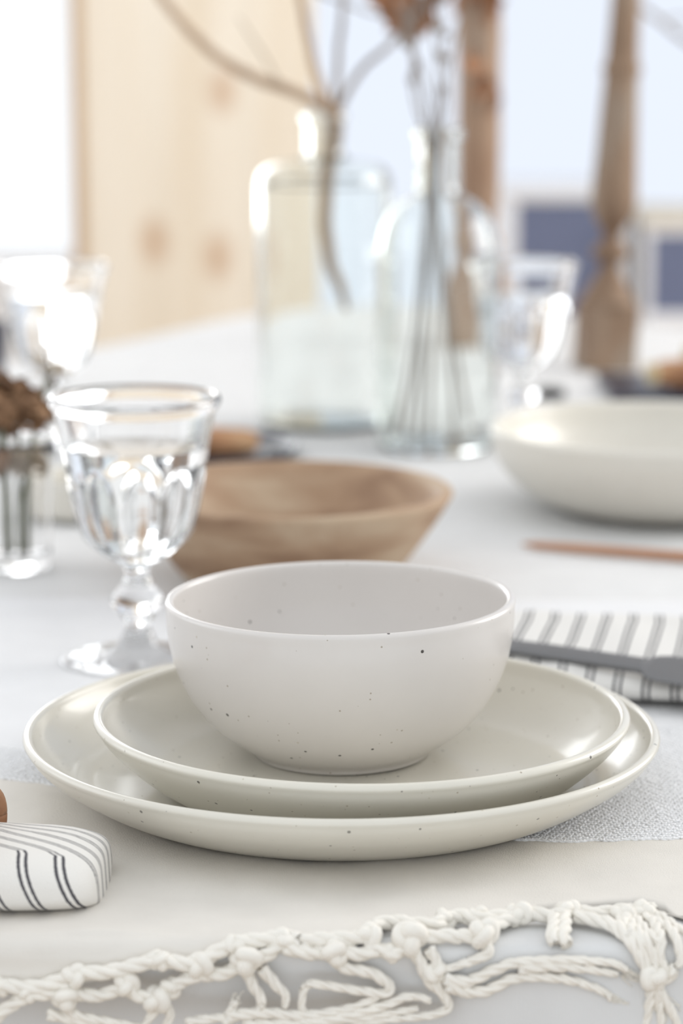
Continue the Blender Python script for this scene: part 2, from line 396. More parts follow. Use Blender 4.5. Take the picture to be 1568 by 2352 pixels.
# tablecloth: rings from the centre to the outline, then over the edge and down
V, F = [], []; n = len(OUT); rings = np.concatenate([np.linspace(0.02, 0.9, 60), np.linspace(0.912, 1.0, 14)])
for s in rings:
    for k in range(n):
        p = ctr + (OUT[k] - ctr) * s; a = 0.0016 * min(1, max(0, (p[1] - 0.28) / 0.3)) * min(1.0, (1.0 - s) / 0.08)
        V.append((p[0], p[1], ZC - 0.0004 + wob(p[0], p[1], a)))
cen = OUT.mean(0)
T = np.roll(OUT, -1, 0) - np.roll(OUT, 1, 0); Nn = np.stack([-T[:, 1], T[:, 0]], -1); Nn /= np.linalg.norm(Nn, axis=1)[:, None]
Nn *= np.sign(((OUT - ctr) * Nn).sum(1))[:, None]
L = np.concatenate([[0], np.cumsum(np.linalg.norm(np.diff(OUT, axis=0), axis=1))])
drop = [(0.0018, -0.0006), (0.0032, -0.0022), (0.0038, -0.005)] + [(0.004, -d) for d in (0.012, 0.025, 0.045, 0.07, 0.11, 0.16, 0.22)]
for (o, d) in drop:
    for k in range(n):
        wv = max(0.0, (-d - 0.006)) * 0.16 * (math.sin(L[k] * 46 + 1.3) + 0.5 * math.sin(L[k] * 23))
        inw = 0.011 * min(1, max(0, (0.05 - OUT[k][0]) / 0.05)) * min(1.0, max(0, (-d - 0.003) / 0.02)) * (1 if OUT[k][1] <= YE + 1e-4 and OUT[k][0] > -0.5 else 0)
        p = OUT[k] + Nn[k] * (o + wv * 0.6 - inw + max(0, -d - 0.006) * 0.03); V.append((p[0], p[1], ZC - 0.0004 + d))
R_ = len(rings) + len(drop)
for i in range(R_ - 1):
    for k in range(n):
        k2 = (k + 1) % n; F.append((i * n + k, i * n + k2, (i + 1) * n + k2, (i + 1) * n + k))
F.append(tuple(range(n))[::-1])
tc = mesh_obj('tablecloth', V, F, M['cloth']); tag(tc, 'white linen tablecloth covering the whole table', 'tablecloth')

redge = np.array([(-0.70, 0.09), (-0.30, 0.045), (-0.2, 0.030), (-0.148, 0.0185), (-0.133, 0.012), (-0.06, -0.018), (0.0, -0.045), (0.05, -0.062), (0.075, -0.0685), (0.09, -0.0705), (0.115, -0.0680), (0.137, -0.0660), (0.2, -0.060), (0.45, -0.03), (0.62, -0.01)])
rpath = redge
def redge_y(x): return float(np.interp(x, rpath[:, 0], rpath[:, 1])) + 0.0009 * math.sin(x * 420) * math.sin(x * 97 + 1)
# cream throw along the near edge; its fringed border runs aslant over the table edge
RE = 0.004
def over(a, x, lift):
    """arc length a past the table edge (negative = on the table) -> (y, z) of a sheet lying 'lift' above the cloth"""
    r = RE + lift
    if a <= 0: return YE + 0.002 - a, ZC + lift
    if a < r * math.pi / 2:
        t = a / r; return YE + 0.002 - r * math.sin(t), ZC + lift - r * (1 - math.cos(t))
    return YE + 0.002 - r - 0.0005, ZC + lift - r - (a - r * math.pi / 2)
def to_surf(u, v, lift):
    """photo trace -> (x, arc) on the table top or on the cloth hanging at its near edge"""
    p = on_z(u, v, ZC + lift)
    if p[1] >= YE + 0.002: return p[0], -(p[1] - YE - 0.002)
    p = on_y(u, v, YE - RE - lift + 0.0015)
    a = max(0.0, (ZC + lift - p[2])) + 0.0035 * 0
    return p[0], a * 1.0 + 0.004
edge_tr = [(-700, 2330), (-300, 2300), (0, 2268), (120, 2262), (250, 2240), (366, 2212), (460, 2205), (536, 2182), (640, 2166), (740, 2158), (830, 2152), (880, 2130), (960, 2122), (1050, 2112), (1150, 2108), (1300, 2096), (1400, 2088), (1480, 2086), (1568, 2110), (1700, 2150), (2000, 2230), (2600, 2300)]
ed = np.array([to_surf(u, v, 0.0012) for u, v in edge_tr]); ed = ed[np.argsort(ed[:, 0])]
xs = np.linspace(-0.30, 0.36, 166); V, F = [], []; NT = 60
for x in xs:
    a1 = float(np.interp(x, ed[:, 0], ed[:, 1])); a0 = -0.34
    ts = np.concatenate([np.linspace(a0, min(a1, -0.02) - 0.0, NT // 2, endpoint=False), np.linspace(min(a1, -0.02), a1, NT - NT // 2)])
    for a in ts:
        y, z = over(a, x, 0.0011)
        am = 0.0021 * min(1, max(0, (a1 - a) / 0.02)) * min(1, max(0.0, (redge_y(x) - 0.002 - y) / 0.02)) if a < 0 else 0.0
        z += max(-0.0002, am * (0.45 + noise.noise(Vector((x * 22, y * 26 + x * 9, 2.2))) + 0.5 * noise.noise(Vector((x * 60, y * 50, 5.0))))) * 0.7
        V.append((x, y, z))
for i in range(len(xs) - 1):
    for j in range(NT - 1):
        F.append((i * NT + j, i * NT + j + 1, (i + 1) * NT + j + 1, (i + 1) * NT + j))
th = mesh_obj('fringed_throw', V, F, M['throw']); tag(th, 'cream cotton throw with knotted fringe along the near table edge', 'throw')
so = th.modifiers.new('thickness', 'SOLIDIFY'); so.thickness = 0.0008; so.offset = 1

def cord_path(tr, lift=0.003):
    out = []
    for q in tr:
        u, v = q[0], q[1]; l = lift + (q[2] if len(q) > 2 else 0)
        x, a = to_surf(u, v, l); y, z = over(a, x, l)
        out.append((x, y, z))
    return out
def cord(name, tr, r=0.0021, lift=None, n=8, taper=False):
    P = catmull(cord_path(tr, (lift if lift is not None else r + 0.0012)), n)
    rad = np.full(len(P), r)
    if taper: rad *= np.linspace(1.0, 0.55, len(P))
    P = P + rng.normal(0, r * 0.04, P.shape)
    V, F = rope(P, rad, 3, r * 8.0)
    return mesh_obj(name, V, F, M['cord'], th)
chain1 = [[(-60, 2290), (0, 2268), (60, 2272), (120, 2262), (174, 2238)], [(174, 2238), (240, 2236), (308, 2222), (366, 2204)], [(366, 2204), (410, 2216), (455, 2212), (500, 2190), (540, 2170)],
          [(540, 2170), (590, 2166), (650, 2158), (690, 2168)], [(690, 2168), (760, 2162), (825, 2158), (852, 2132)], [(852, 2132), (890, 2118), (950, 2122), (1000, 2124), (1020, 2110)],
          [(1020, 2110), (1060, 2104), (1100, 2112), (1150, 2106), (1195, 2098)], [(1195, 2098), (1230, 2100), (1290, 2104), (1306, 2090)], [(1306, 2090), (1360, 2098), (1420, 2094), (1470, 2090), (1500, 2088)]]
chain2 = [[(-20, 2352), (10, 2322), (65, 2290), (120, 2282), (160, 2262)], [(120, 2284), (165, 2284), (232, 2288), (290, 2264)], [(290, 2262), (315, 2290), (362, 2284), (400, 2264), (456, 2240)],
          [(456, 2240), (515, 2238), (560, 2214)], [(560, 2212), (610, 2198), (648, 2166)], [(655, 2180), (700, 2192), (740, 2192), (765, 2186)], [(770, 2186), (830, 2196), (868, 2186), (905, 2194), (940, 2172)],
          [(945, 2160), (1000, 2152), (1060, 2152), (1112, 2146)], [(1112, 2142), (1150, 2118), (1195, 2104)], [(1272, 2102), (1274, 2124), (1272, 2150), (1276, 2172)], [(1296, 2100), (1297, 2126), (1294, 2150), (1300, 2174)], [(1320, 2104), (1400, 2122), (1450, 2140)]]
for t in chain1: cord('fringe_cord', t, 0.0028)
for t in chain2: cord('fringe_cord', t, 0.0026)
tass = [
    [(565, 2222), (578, 2260), (600, 2300), (592, 2326), (560, 2340)], [(600, 2226), (632, 2262), (655, 2290), (655, 2316)],
    [(762, 2200), (790, 2224), (850, 2236), (890, 2262), (884, 2284), (820, 2276), (722, 2262), (700, 2272), (692, 2308), (700, 2336)],
    [(948, 2180), (968, 2220), (985, 2256), (1018, 2286), (1026, 2318), (985, 2334), (900, 2342), (800, 2358)], [(985, 2182), (1002, 2216), (1000, 2250), (1030, 2296)],
    [(1112, 2160), (1120, 2192), (1075, 2212), (1010, 2232)], [(1020, 2258, .002), (1075, 2256), (1120, 2236), (1180, 2214), (1260, 2208), (1340, 2208), (1410, 2216), (1440, 2230)],
    [(1025, 2272, .002), (1070, 2280), (1120, 2276), (1170, 2252), (1230, 2246), (1300, 2252), (1340, 2262), (1390, 2282), (1402, 2296)],
    [(1190, 2226), (1270, 2222), (1350, 2228), (1420, 2240)],
    [(520, 2336), (600, 2328), (700, 2334), (800, 2318), (868, 2292)], [(700, 2352), (790, 2336), (880, 2312), (940, 2290), (990, 2300)], [(560, 2356), (680, 2352), (830, 2340), (960, 2318)],
    [(520, 2352), (530, 2322), (542, 2300)], [(362, 2300), (350, 2330), (330, 2360)], [(372, 2304), (390, 2330), (380, 2362)], [(158, 2304), (170, 2332), (260, 2350), (330, 2362)], [(110, 2330), (160, 2344), (220, 2358)],
    [(430, 2352), (480, 2342), (530, 2338)],
    # tangle at the right hand corner
    [(1470, 2088), (1510, 2102), (1545, 2122), (1590, 2150)], [(1480, 2108), (1530, 2128), (1556, 2160), (1562, 2210), (1552, 2222)], [(1440, 2112), (1478, 2150), (1496, 2188), (1508, 2236), (1500, 2262)],
    [(1500, 2120), (1520, 2160), (1516, 2200), (1532, 2232)], [(1408, 2126), (1448, 2168), (1472, 2212), (1484, 2244)], [(1420, 2110), (1462, 2150), (1490, 2226), (1496, 2256)], [(1455, 2106), (1500, 2140), (1530, 2176)],
    [(1500, 2254), (1520, 2290), (1545, 2330), (1560, 2370)], [(1496, 2256), (1492, 2300), (1482, 2360)], [(1504, 2254), (1512, 2300), (1520, 2366)], [(1550, 2226), (1530, 2250), (1505, 2260), (1480, 2262)],
]
for t in tass: cord('tassel_strand', t, 0.0024, taper=True)
# frayed hair at the tassel ends
hairs_v, hairs_f = [], []
for (u, v, du, dv, k) in ((1402, 2292, 34, 14, 26), (1430, 2232, 40, 16, 22), (1500, 2262, 10, 60, 30), (1525, 2290, 30, 60, 24), (700, 2334, 6, 16, 16), (540, 2304, 6, -14, 16), (1080, 2206, 12, -8, 10), (655, 2160, 14, -8, 10)):
    for _ in range(k):
        a = (u + random.uniform(-10, 10), v + random.uniform(-8, 8)); e = (a[0] + du * random.uniform(.3, 1.2) + random.uniform(-8, 8), a[1] + dv * random.uniform(.3, 1.2) + random.uniform(-10, 10))
        md = ((a[0] + e[0]) / 2 + random.uniform(-5, 5), (a[1] + e[1]) / 2 + random.uniform(-5, 5))
        tube(catmull(cord_path([a, md, e], 0.0022 + random.random() * .0015), 4), 0.00022, 4, hairs_v, hairs_f)
tag(mesh_obj('frayed_fibres', hairs_v, hairs_f, M['cord'], th), kind='stuff')
def knot_mesh(r=0.0027, tr=0.0021):
    t = np.linspace(0, 2 * math.pi, 61)[:-1]
    P = np.stack([(np.sin(t) + 2 * np.sin(2 * t)) / 3, (np.cos(t) - 2 * np.cos(2 * t)) / 3, -np.sin(3 * t) * 0.55], -1) * r
    P = np.vstack([P, P[:1]]); V, F = tube(P, tr, 8)
    me = bpy.data.meshes.new('knot'); me.from_pydata([tuple(map(float, v)) for v in V], [], F); me.polygons.foreach_set('use_smooth', [True] * len(me.polygons)); me.materials.append(M['cord']); return me
KM = knot_mesh()
knots = [(0, 2266, .9), (62, 2284, .95), (172, 2244, 1.1), (150, 2296, 1.25), (290, 2262, 1.1), (366, 2208, 1.0), (362, 2300, 1.25), (392, 2268, .9), (462, 2220, 1.15), (540, 2176, 1.0), (566, 2212, 1.45), (650, 2164, 1.05),
         (768, 2194, 1.3), (850, 2142, 1.15), (942, 2164, 1.45), (1020, 2112, 1.0), (1112, 2150, 1.4), (1096, 2106, 1.0), (1190, 2100, 1.15), (1302, 2094, 1.15), (1430, 2106, 1.1), (1474, 2096, 1.1), (1500, 2252, 1.2), (1000, 2236, 1.0), (900, 2192, .9)]
for (u, v, s) in knots:
    o = bpy.data.objects.new('knot', KM); COL.objects.link(o); o.parent = th
    o.location = cord_path([(u, v)], 0.0036 * s)[0]; o.rotation_euler = (random.uniform(-.5, .5) + (1.2 if v > 2160 else 0), random.uniform(-.5, .5), random.uniform(0, 6.28)); o.scale = (s, s * random.uniform(.85, 1.1), s)

# white knitted runner under the place setting
xs = np.linspace(-0.58, 0.62, 481); ys = np.concatenate([np.linspace(0, 0.012, 4), np.linspace(0.016, 0.43, 70)[0:]]); V, F = [], []
ZR = -0.0006
for x in xs:
    y0 = redge_y(x)
    for j, d in enumerate(ys):
        yy = y0 + d * ((0.375 - 0.03 * x) - y0) / 0.43
        lift = 0.0
        if yy > 0.17: lift = max(0.0, wob(x * 1.3, yy * 1.5, 0.0011))
        V.append((x, yy, ZR + lift))
ny = len(ys)
for i in range(len(xs) - 1):
    for j in range(ny - 1): F.append((i * ny + j, (i + 1) * ny + j, (i + 1) * ny + j + 1, i * ny + j + 1))
rn = mesh_obj('knit_runner', V, F, M['runner']); tag(rn, 'coarse white knitted runner lying under the plates', 'table runner')
so = rn.modifiers.new('thickness', 'SOLIDIFY'); so.thickness = 0.0011; so.offset = -1
# the stitches where the knit can be read
def capsule():
    v = [(0, 0, -1.0)]
    for zz, r in ((-0.6, 0.75), (0.0, 1.0), (0.6, 0.75)):
        for k in range(6): v.append((r * math.cos(k * math.pi / 3), r * math.sin(k * math.pi / 3), zz))
    v.append((0, 0, 1.0)); f = []
    for k in range(6):
        k2 = (k + 1) % 6; f.append((0, 1 + k2, 1 + k)); f.append((19, 13 + k, 13 + k2))
        for r in (0, 1): f.append((1 + r * 6 + k, 1 + r * 6 + k2, 7 + r * 6 + k2, 7 + r * 6 + k))
    return np.array(v), f
cv, cf = capsule(); SV, SF = [], []
def stitches(x0, x1, d0, d1, px=0.0026, py=0.0028):
    for i in range(int((x1 - x0) / px)):
        for j in range(int((d1 - d0) / py)):
            x = x0 + (i + 0.5 * (j % 2)) * px + rng.normal(0, .00022); y = redge_y(x) + d0 + j * py + rng.normal(0, .00018)
            if x * x + y * y < 0.098 ** 2: continue
            for s in (-1, 1):
                a = s * (0.62 + rng.normal(0, .10)); dx, dy = math.sin(a), math.cos(a); ln = 0.00128; r = 0.00058
                q = np.stack([x + s * 0.00068 + (cv[:, 2] * ln) * dx + cv[:, 0] * r * dy, y + (cv[:, 2] * ln) * dy - cv[:, 0] * r * dx, ZR + 0.0001 + cv[:, 1] * r * 0.9 + rng.normal(0, .00008)], -1)
                b = len(SV); SV.extend(q); SF.extend([tuple(b + i_ for i_ in f) for f in cf])
stitches(0.055, 0.20, 0.0, 0.17); stitches(-0.19, -0.11, 0.0, 0.05)
tag(mesh_obj('knit_stitches', SV, SF, M['stitch'], rn), kind='stuff')
# twisted selvedge cord of the runner
ex = np.linspace(-0.2, 0.24, 260); P = np.stack([ex, [redge_y(x) - 0.0002 for x in ex], np.full(len(ex), ZR - 0.0004)], -1); V, F = rope(P, 0.0010, 2, 0.006)
mesh_obj('selvedge', V, F, M['stitch'], rn)

# ------------------------------------------------------------------ the place setting
def rim_round(ro, zo, ri, zi):  # rounded lip between outer and inner wall
    c = ((ro + ri) / 2, (zo + zi) / 2); r = (ro - ri) / 2
    return [(c[0] + r * math.cos(t), c[1] + r * 1.05 * math.sin(t)) for t in np.linspace(0, math.pi, 9)]
dp = smooth_profile([(0.094, 0.0), (0.0985, 0.0003), (0.1035, 0.0022), (0.1105, 0.0056), (0.119, 0.0108), (0.1265, 0.0160), (0.1318, 0.0212), (0.1343, 0.0258)], 4)
di = smooth_profile([(0.1303, 0.0258), (0.1283, 0.0215), (0.1235, 0.0158), (0.1165, 0.0105), (0.107, 0.0070), (0.093, 0.0060), (0.06, 0.0055)], 4)
v, f = lathe([(0, 0.0012), (0.088, 0.0012), (0.0915, 0.0)] + dp[:-1] + rim_round(0.1347, 0.0258, 0.1303, 0.0258) + di[1:] + [(0, 0.0055)], 160)
o = mesh_obj('dinner_plate', v, f, M['dinner']); tag(o, 'large speckled cream dinner plate at the bottom of the stack', 'plate')
zs = 0.0057
dp = smooth_profile([(0.072, 0.0), (0.0765, 0.0003), (0.0815, 0.0022), (0.0880, 0.0062), (0.0955, 0.0118), (0.1035, 0.0190), (0.1090, 0.0252), (0.1120, 0.0305)], 4)
di = smooth_profile([(0.1078, 0.0305), (0.1060, 0.0255), (0.1010, 0.0185), (0.094, 0.0120), (0.086, 0.0078), (0.075, 0.0062), (0.05, 0.0056)], 4)
v, f = lathe([(0, 0.0012), (0.066, 0.0012), (0.069, 0.0)] + dp[:-1] + rim_round(0.1124, 0.0305, 0.1078, 0.0305) + di[1:] + [(0, 0.0056)], 160)
o = mesh_obj('side_plate', v, f, M['salad']); o.location = (0.0084, -0.012, zs); tag(o, 'medium speckled cream plate between the dinner plate and the bowl', 'plate')
zb = zs + 0.0058; HS = 0.0672 / 0.0695
dp = smooth_profile([(0.0365, 0.0), (0.0378, 0.0006), (0.0395, 0.0030), (0.0468, 0.0080), (0.0555, 0.0152), (0.0632, 0.0248), (0.0690, 0.0358), (0.0727, 0.0475), (0.0744, 0.0590), (0.0748, 0.0695)], 5)
di = smooth_profile([(0.0712, 0.0695), (0.0708, 0.0590), (0.0690, 0.0475), (0.0652, 0.0358), (0.0592, 0.0252), (0.0510, 0.0160), (0.0400, 0.0095), (0.025, 0.0065)], 5)
v, f = lathe([(0, 0.0015), (0.033, 0.0015), (0.0348, 0.0)] + dp[:-1] + rim_round(0.0750, 0.0695, 0.0712, 0.0695) + di[1:] + [(0, 0.0058)], 160)
v = [(a, b, c * HS) for a, b, c in v]
o = mesh_obj('cereal_bowl', v, f, M['bowl']); o.location = (0.0, 0.017, zb); o.rotation_euler = (0, math.radians(-0.5), 0); tag(o, 'round speckled off-white bowl on top of the two plates', 'bowl')

# ------------------------------------------------------------------ goblets
NF = 10
zg = [(0.0, 0.0), (0.022, 0.0), (0.0375, 0.0002), (0.0398, 0.0014), (0.0400, 0.0026), (0.0385, 0.0038), (0.030, 0.0046), (0.0185, 0.0064), (0.0122, 0.0098), (0.0088, 0.0148), (0.0066, 0.0205), (0.0072, 0.0235), (0.0098, 0.0275), (0.0128, 0.0318), (0.0138, 0.0345), (0.0128, 0.0372), (0.0092, 0.0420), (0.0068, 0.0470), (0.0064, 0.0500), (0.0078, 0.0530), (0.0125, 0.0560), (0.0205, 0.0605), (0.0262, 0.0660), (0.0300, 0.0735), (0.0325, 0.0830), (0.0343, 0.0930), (0.0356, 0.1030), (0.0370, 0.1120), (0.0388, 0.1220), (0.0406, 0.1300), (0.0416, 0.1335), (0.0430, 0.1355), (0.0438, 0.1372), (0.0438, 0.1388), (0.0430, 0.1402), (0.0416, 0.1408), (0.0402, 0.1402), (0.0394, 0.1385), (0.0388, 0.1350)]
zin = [(0.0370, 0.1270), (0.0352, 0.1170), (0.0338, 0.1070), (0.0322, 0.0960), (0.0300, 0.0860), (0.0268, 0.0770), (0.0215, 0.0700), (0.0130, 0.0655), (0.006, 0.0640)]
def flute(t, r, z):
    if z < 0.053 or z > 0.118 or r < 0.008: return r
    ph = (t * NF / (2 * math.pi)) % 1.0 - 0.5
    ztop = 0.1075 - 0.020 * (2 * abs(ph)) ** 2.2
    am = min(1.0, max(0.0, (ztop - z) / 0.004)); am *= min(1, max(0, (z - 0.054) / 0.006))
    return r * (1 - am * (0.062 * (1 - (2 * abs(ph)) ** 1.6)))
prof_o = smooth_profile(zg, 4); prof_i = smooth_profile([zg[-1]] + zin, 4)[1:]
prof = [(r, z) for r, z in prof_o]
# extra rows where the arched flute tops end
dense = []
for (a, b) in zip(prof[:-1], prof[1:]):
    dense.append(a)
    if 0.085 < a[1] < 0.118 and b[1] > a[1]:
        k = max(1, int((b[1] - a[1]) / 0.0009)); dense += [(a[0] + (b[0] - a[0]) * i / k, a[1] + (b[1] - a[1]) * i / k) for i in range(1, k)]
dense.append(prof[-1])
gv, gf = lathe(dense, 160, flute)
iv, if_ = lathe(prof_i + [(0, 0.0637)], 160); b0 = len(gv); row0 = len(gv) - 160
gv2 = gv + iv; gf2 = gf + [tuple(b0 + i for i in q) for q in if_] + [(row0 + k, row0 + (k + 1) % 160, b0 + (k + 1) % 160, b0 + k) for k in range(160)]
def goblet(label, loc, rz, level=0.1150):
    r = empty('water_goblet', loc, rz); tag(r, label, 'glass', 'faceted water goblets')
    mesh_obj('goblet_glass', gv2, gf2, M['glass'], r)
    pts = [p for p in prof_i if p[1] < level]
    pi = np.array(prof_i)[::-1]; rl = float(np.interp(level, pi[:, 1], pi[:, 0]))
    wp = [(0, 0.0635)] + [(q[0] + 0.00012, q[1] - 0.0001) for q in pts[::-1]] + [(rl + 0.00012, level), (rl - 0.0009, level - 0.0004), (0.0, level - 0.0004)]
    v, f = lathe(wp, 96); mesh_obj('water', v, f, M['water'], r)
goblet('faceted goblet of water standing right behind the plates at left', (-0.1045, 0.228, ZC), 0.12)
goblet('faceted goblet at left edge behind the dried flower jar', (-0.228, 0.965, ZC), 0.4, 0.117)
goblet('faceted goblet of water beside the glass bottles at right', (0.1465, 0.996, ZC), 0.25, 0.113)

# ------------------------------------------------------------------ bowls behind
v, f = lathe([(0, 0.001), (0.050, 0.001)] + smooth_profile([(0.056, 0.0), (0.062, 0.002), (0.0715, 0.0130), (0.0815, 0.0265), (0.0905, 0.0395), (0.0970, 0.0505)], 4) + [(0.0978, 0.0525), (0.0970, 0.0542), (0.0945, 0.0548), (0.0905, 0.0540)] + smooth_profile([(0.0890, 0.0525), (0.0830, 0.0430), (0.0740, 0.0300), (0.063, 0.0180), (0.048, 0.0110), (0.03, 0.0085)], 4)[1:] + [(0, 0.008)], 120,
             lambda t, r, z: r * (1 + 0.008 * math.sin(2 * t + .6) + 0.004 * math.sin(5 * t)))
o = mesh_obj('wooden_bowl', v, f, M['bowlwood']); o.location = (-0.0315, 0.440, ZC + 0.0008); o.rotation_euler = (math.radians(0.3), 0, 0.7); tag(o, 'pale hand-turned wooden bowl behind the speckled bowl', 'bowl')
v, f = lathe([(0, 0.001), (0.052, 0.001)] + smooth_profile([(0.056, 0.0), (0.061, 0.001), (0.078, 0.0068), (0.095, 0.0160), (0.108, 0.0285), (0.1155, 0.0420), (0.1178, 0.0560)], 4)[:-1] + rim_round(0.1180, 0.0560, 0.1125, 0.0560) + smooth_profile([(0.1125, 0.0560), (0.1095, 0.0420), (0.101, 0.0280), (0.088, 0.0165), (0.07, 0.0090), (0.04, 0.0065)], 4)[1:] + [(0, 0.006)], 120)
o = mesh_obj('pasta_bowl', v, f, M['plainglaze']); o.location = (0.2205, 0.662, ZC); o.scale = (1.02, 1.02, 1.0); tag(o, 'wide plain cream bowl at right behind the striped napkin', 'bowl')
# low white dish half hidden by the goblet
v, f = lathe([(0, 0.002), (0.028, 0.002)] + smooth_profile([(0.030, 0.004), (0.033, 0.0042), (0.0362, 0.010), (0.0372, 0.030)], 3) + [(0.0365, 0.0312), (0.0350, 0.0300)] + smooth_profile([(0.0342, 0.026), (0.033, 0.010), (0.028, 0.007)], 3) + [(0, 0.0065)], 64)
o = mesh_obj('small_dish', v, f, M['plainglaze']); o.location = (-0.170, 0.640, ZC - 0.0018); tag(o, 'small cream dish between the flower jar and the front goblet', 'dish')

# ------------------------------------------------------------------ clear bottles
def bottle(name, label, loc, outer, wall=0.0024, floor=0.006):
    pr = smooth_profile(outer, 4)
    inner = []
    for r, z in pr:
        if z < floor: continue
        inner.append((max(0.002, r - wall), z))
    top = pr[-1]; body = [(0, 0.0035), (pr[0][0] * 0.75, 0.002)] + pr + [(top[0] - 0.0007, top[1] + 0.0012), (top[0] - wall + 0.0004, top[1] + 0.0012)]
    inr = inner[::-1]; r0 = inr[-1][0]
    v, f = lathe(body + inr + [(r0 * 0.93, floor - 0.0015), (r0 * 0.7, floor - 0.001), (0, floor + 0.003)], 96)
    o = mesh_obj(name, v, f, M['bottleglass']); o.location = loc; tag(o, label, 'bottle', 'clear glass bottles'); return o
BA = (-0.0138, 1.045, ZC); BB = (0.0745, 0.930, ZC)
bottle('glass_bottle', 'broad-shouldered clear glass bottle holding a bare branch', BA, [(0.046, 0.0), (0.0515, 0.0015), (0.0548, 0.006), (0.0555, 0.016), (0.0555, 0.10), (0.0555, 0.190), (0.0553, 0.1985), (0.0530, 0.2075), (0.0460, 0.2140), (0.0340, 0.2172), (0.0210, 0.2190), (0.0170, 0.2215), (0.0158, 0.2260), (0.0158, 0.2420), (0.0162, 0.2470), (0.0185, 0.2490), (0.0185, 0.2550)])
bottle('glass_bottle', 'dome-shouldered clear glass bottle holding thin dry stems', BB, [(0.040, 0.0), (0.0445, 0.0015), (0.0466, 0.006), (0.0470, 0.014), (0.0470, 0.09), (0.0470, 0.145), (0.0462, 0.158), (0.0435, 0.171), (0.0385, 0.1820), (0.0315, 0.1900), (0.0240, 0.1945), (0.0185, 0.1975), (0.0165, 0.2020), (0.0160, 0.2100), (0.0160, 0.2340), (0.0165, 0.2385), (0.0188, 0.2400), (0.0188, 0.2470)])

def px_path(tr, y):
    return [on_y(q[0], q[1], y + (q[2] if len(q) > 2 else 0)) for q in tr]
def leaf_mesh(sx, sy, seed):
    r = random.Random(seed); V, F = [], []; n, m = 9, 5
    for i in range(n):
        t = i / (n - 1); w = math.sin(math.pi * min(1, t * 0.97 + 0.03)) ** 0.75
        w *= 1 + 0.25 * math.sin(i * 2.3 + seed)
        for j in range(m):
            s = j / (m - 1) * 2 - 1
            V.append((s * w * sx, t * sy, 0.3 * sx * (s * s) + 0.25 * sy * math.sin(t * 2.6 + seed) + r.uniform(-1, 1) * sx * 0.08))
    for i in range(n - 1):
        for j in range(m - 1): F.append((i * m + j, i * m + j + 1, (i + 1) * m + j + 1, (i + 1) * m + j))
    return V, F
# the bare branch
br = empty('bare_branch', BA); tag(br, 'bare forked brown branch with a few dry leaves standing in the broad-shouldered bottle', 'branch')
def child_tube(name, root, P, rad, m, n=8, seg=9, parent=None, jit=0.0):
    P = catmull(P, n); rr = np.interp(np.linspace(0, 1, len(P)), np.linspace(0, 1, len(rad)), rad)
    if jit: P = P + np.array([[noise.noise(Vector((p[0] * 60, p[1] * 60, p[2] * 60 + k))) for k in (0., 9., 17.)] for p in P]) * jit
    V, F = tube(P, rr, seg); b = np.array(root.location)
    return mesh_obj(name, [np.array(q) - b for q in V], F, m, parent or root)
YB = 1.045
child_tube('main_stem', br, px_path([(796, 712), (780, 660), (757, 600), (748, 540), (748, 450), (758, 360), (766, 300), (765, 245)], YB), [0.0022, 0.0042, 0.0054, 0.0058, 0.0060, 0.0068, 0.0076, 0.0062], M['twig'], jit=.0012)
child_tube('side_branch', br, px_path([(765, 255), (725, 235), (660, 205, .01), (590, 182, .02), (520, 145, .03), (460, 95, .04), (405, 35, .05), (350, -40, .06), (300, -120, .07)], YB), [0.0050, 0.0046, 0.0046, 0.0045, 0.0043, 0.0038, 0.0032], M['twig'], jit=.002)
child_tube('side_branch', br, px_path([(755, 250), (735, 200), (718, 140), (705, 70), (690, 0), (672, -90)], YB - .02), [0.0040, 0.0036, 0.0034, 0.0026], M['twig'], jit=.0015)
child_tube('side_branch', br, px_path([(768, 245), (774, 160), (780, 90), (788, 0), (796, -100)], YB - .01), [0.0030, 0.0026, 0.0024, 0.0018], M['stem'], jit=.001)
child_tube('side_branch', br, px_path([(772, 262), (800, 205), (835, 155), (872, 122), (905, 90), (950, 30), (1000, -40)], YB + .01), [0.0030, 0.0026, 0.0024, 0.0020], M['stem'], jit=.001)
child_tube('side_branch', br, px_path([(640, 190), (600, 120, .02), (570, 75, .03), (548, 40, .04)], YB + .01), [0.0016, 0.0012, 0.0008], M['wisp'])
child_tube('side_branch', br, px_path([(720, -20), (800, 10), (850, 30), (900, 40)], YB), [0.0014, 0.0012, 0.0010], M['stem'])
def leaf(root, u, v, y, w, h, rot, seed):
    V, F = leaf_mesh(w, h, seed); o = mesh_obj('leaf', V, F, M['leaf'], root)
    o.location = Vector(on_y(u, v, y)) - root.location; o.rotation_euler = rot
    s = o.modifiers.new('thickness', 'SOLIDIFY'); s.thickness = 0.0006
for (u, v, w, h, rt, sd) in ((935, 105, .017, .040, (1.2, .3, 2.6), 1), (905, 45, .022, .044, (1.3, -.2, .5), 2), (930, 75, .018, .036, (1.5, .6, -.6), 3), (965, 20, .016, .034, (1.2, .3, -1.2), 4), (885, 30, .010, .022, (1.4, .3, 1.2), 5), (1010, 5, .014, .026, (1.3, .2, -.4), 6)):
    leaf(br, u, v, YB + .02, w, h, rt, sd)
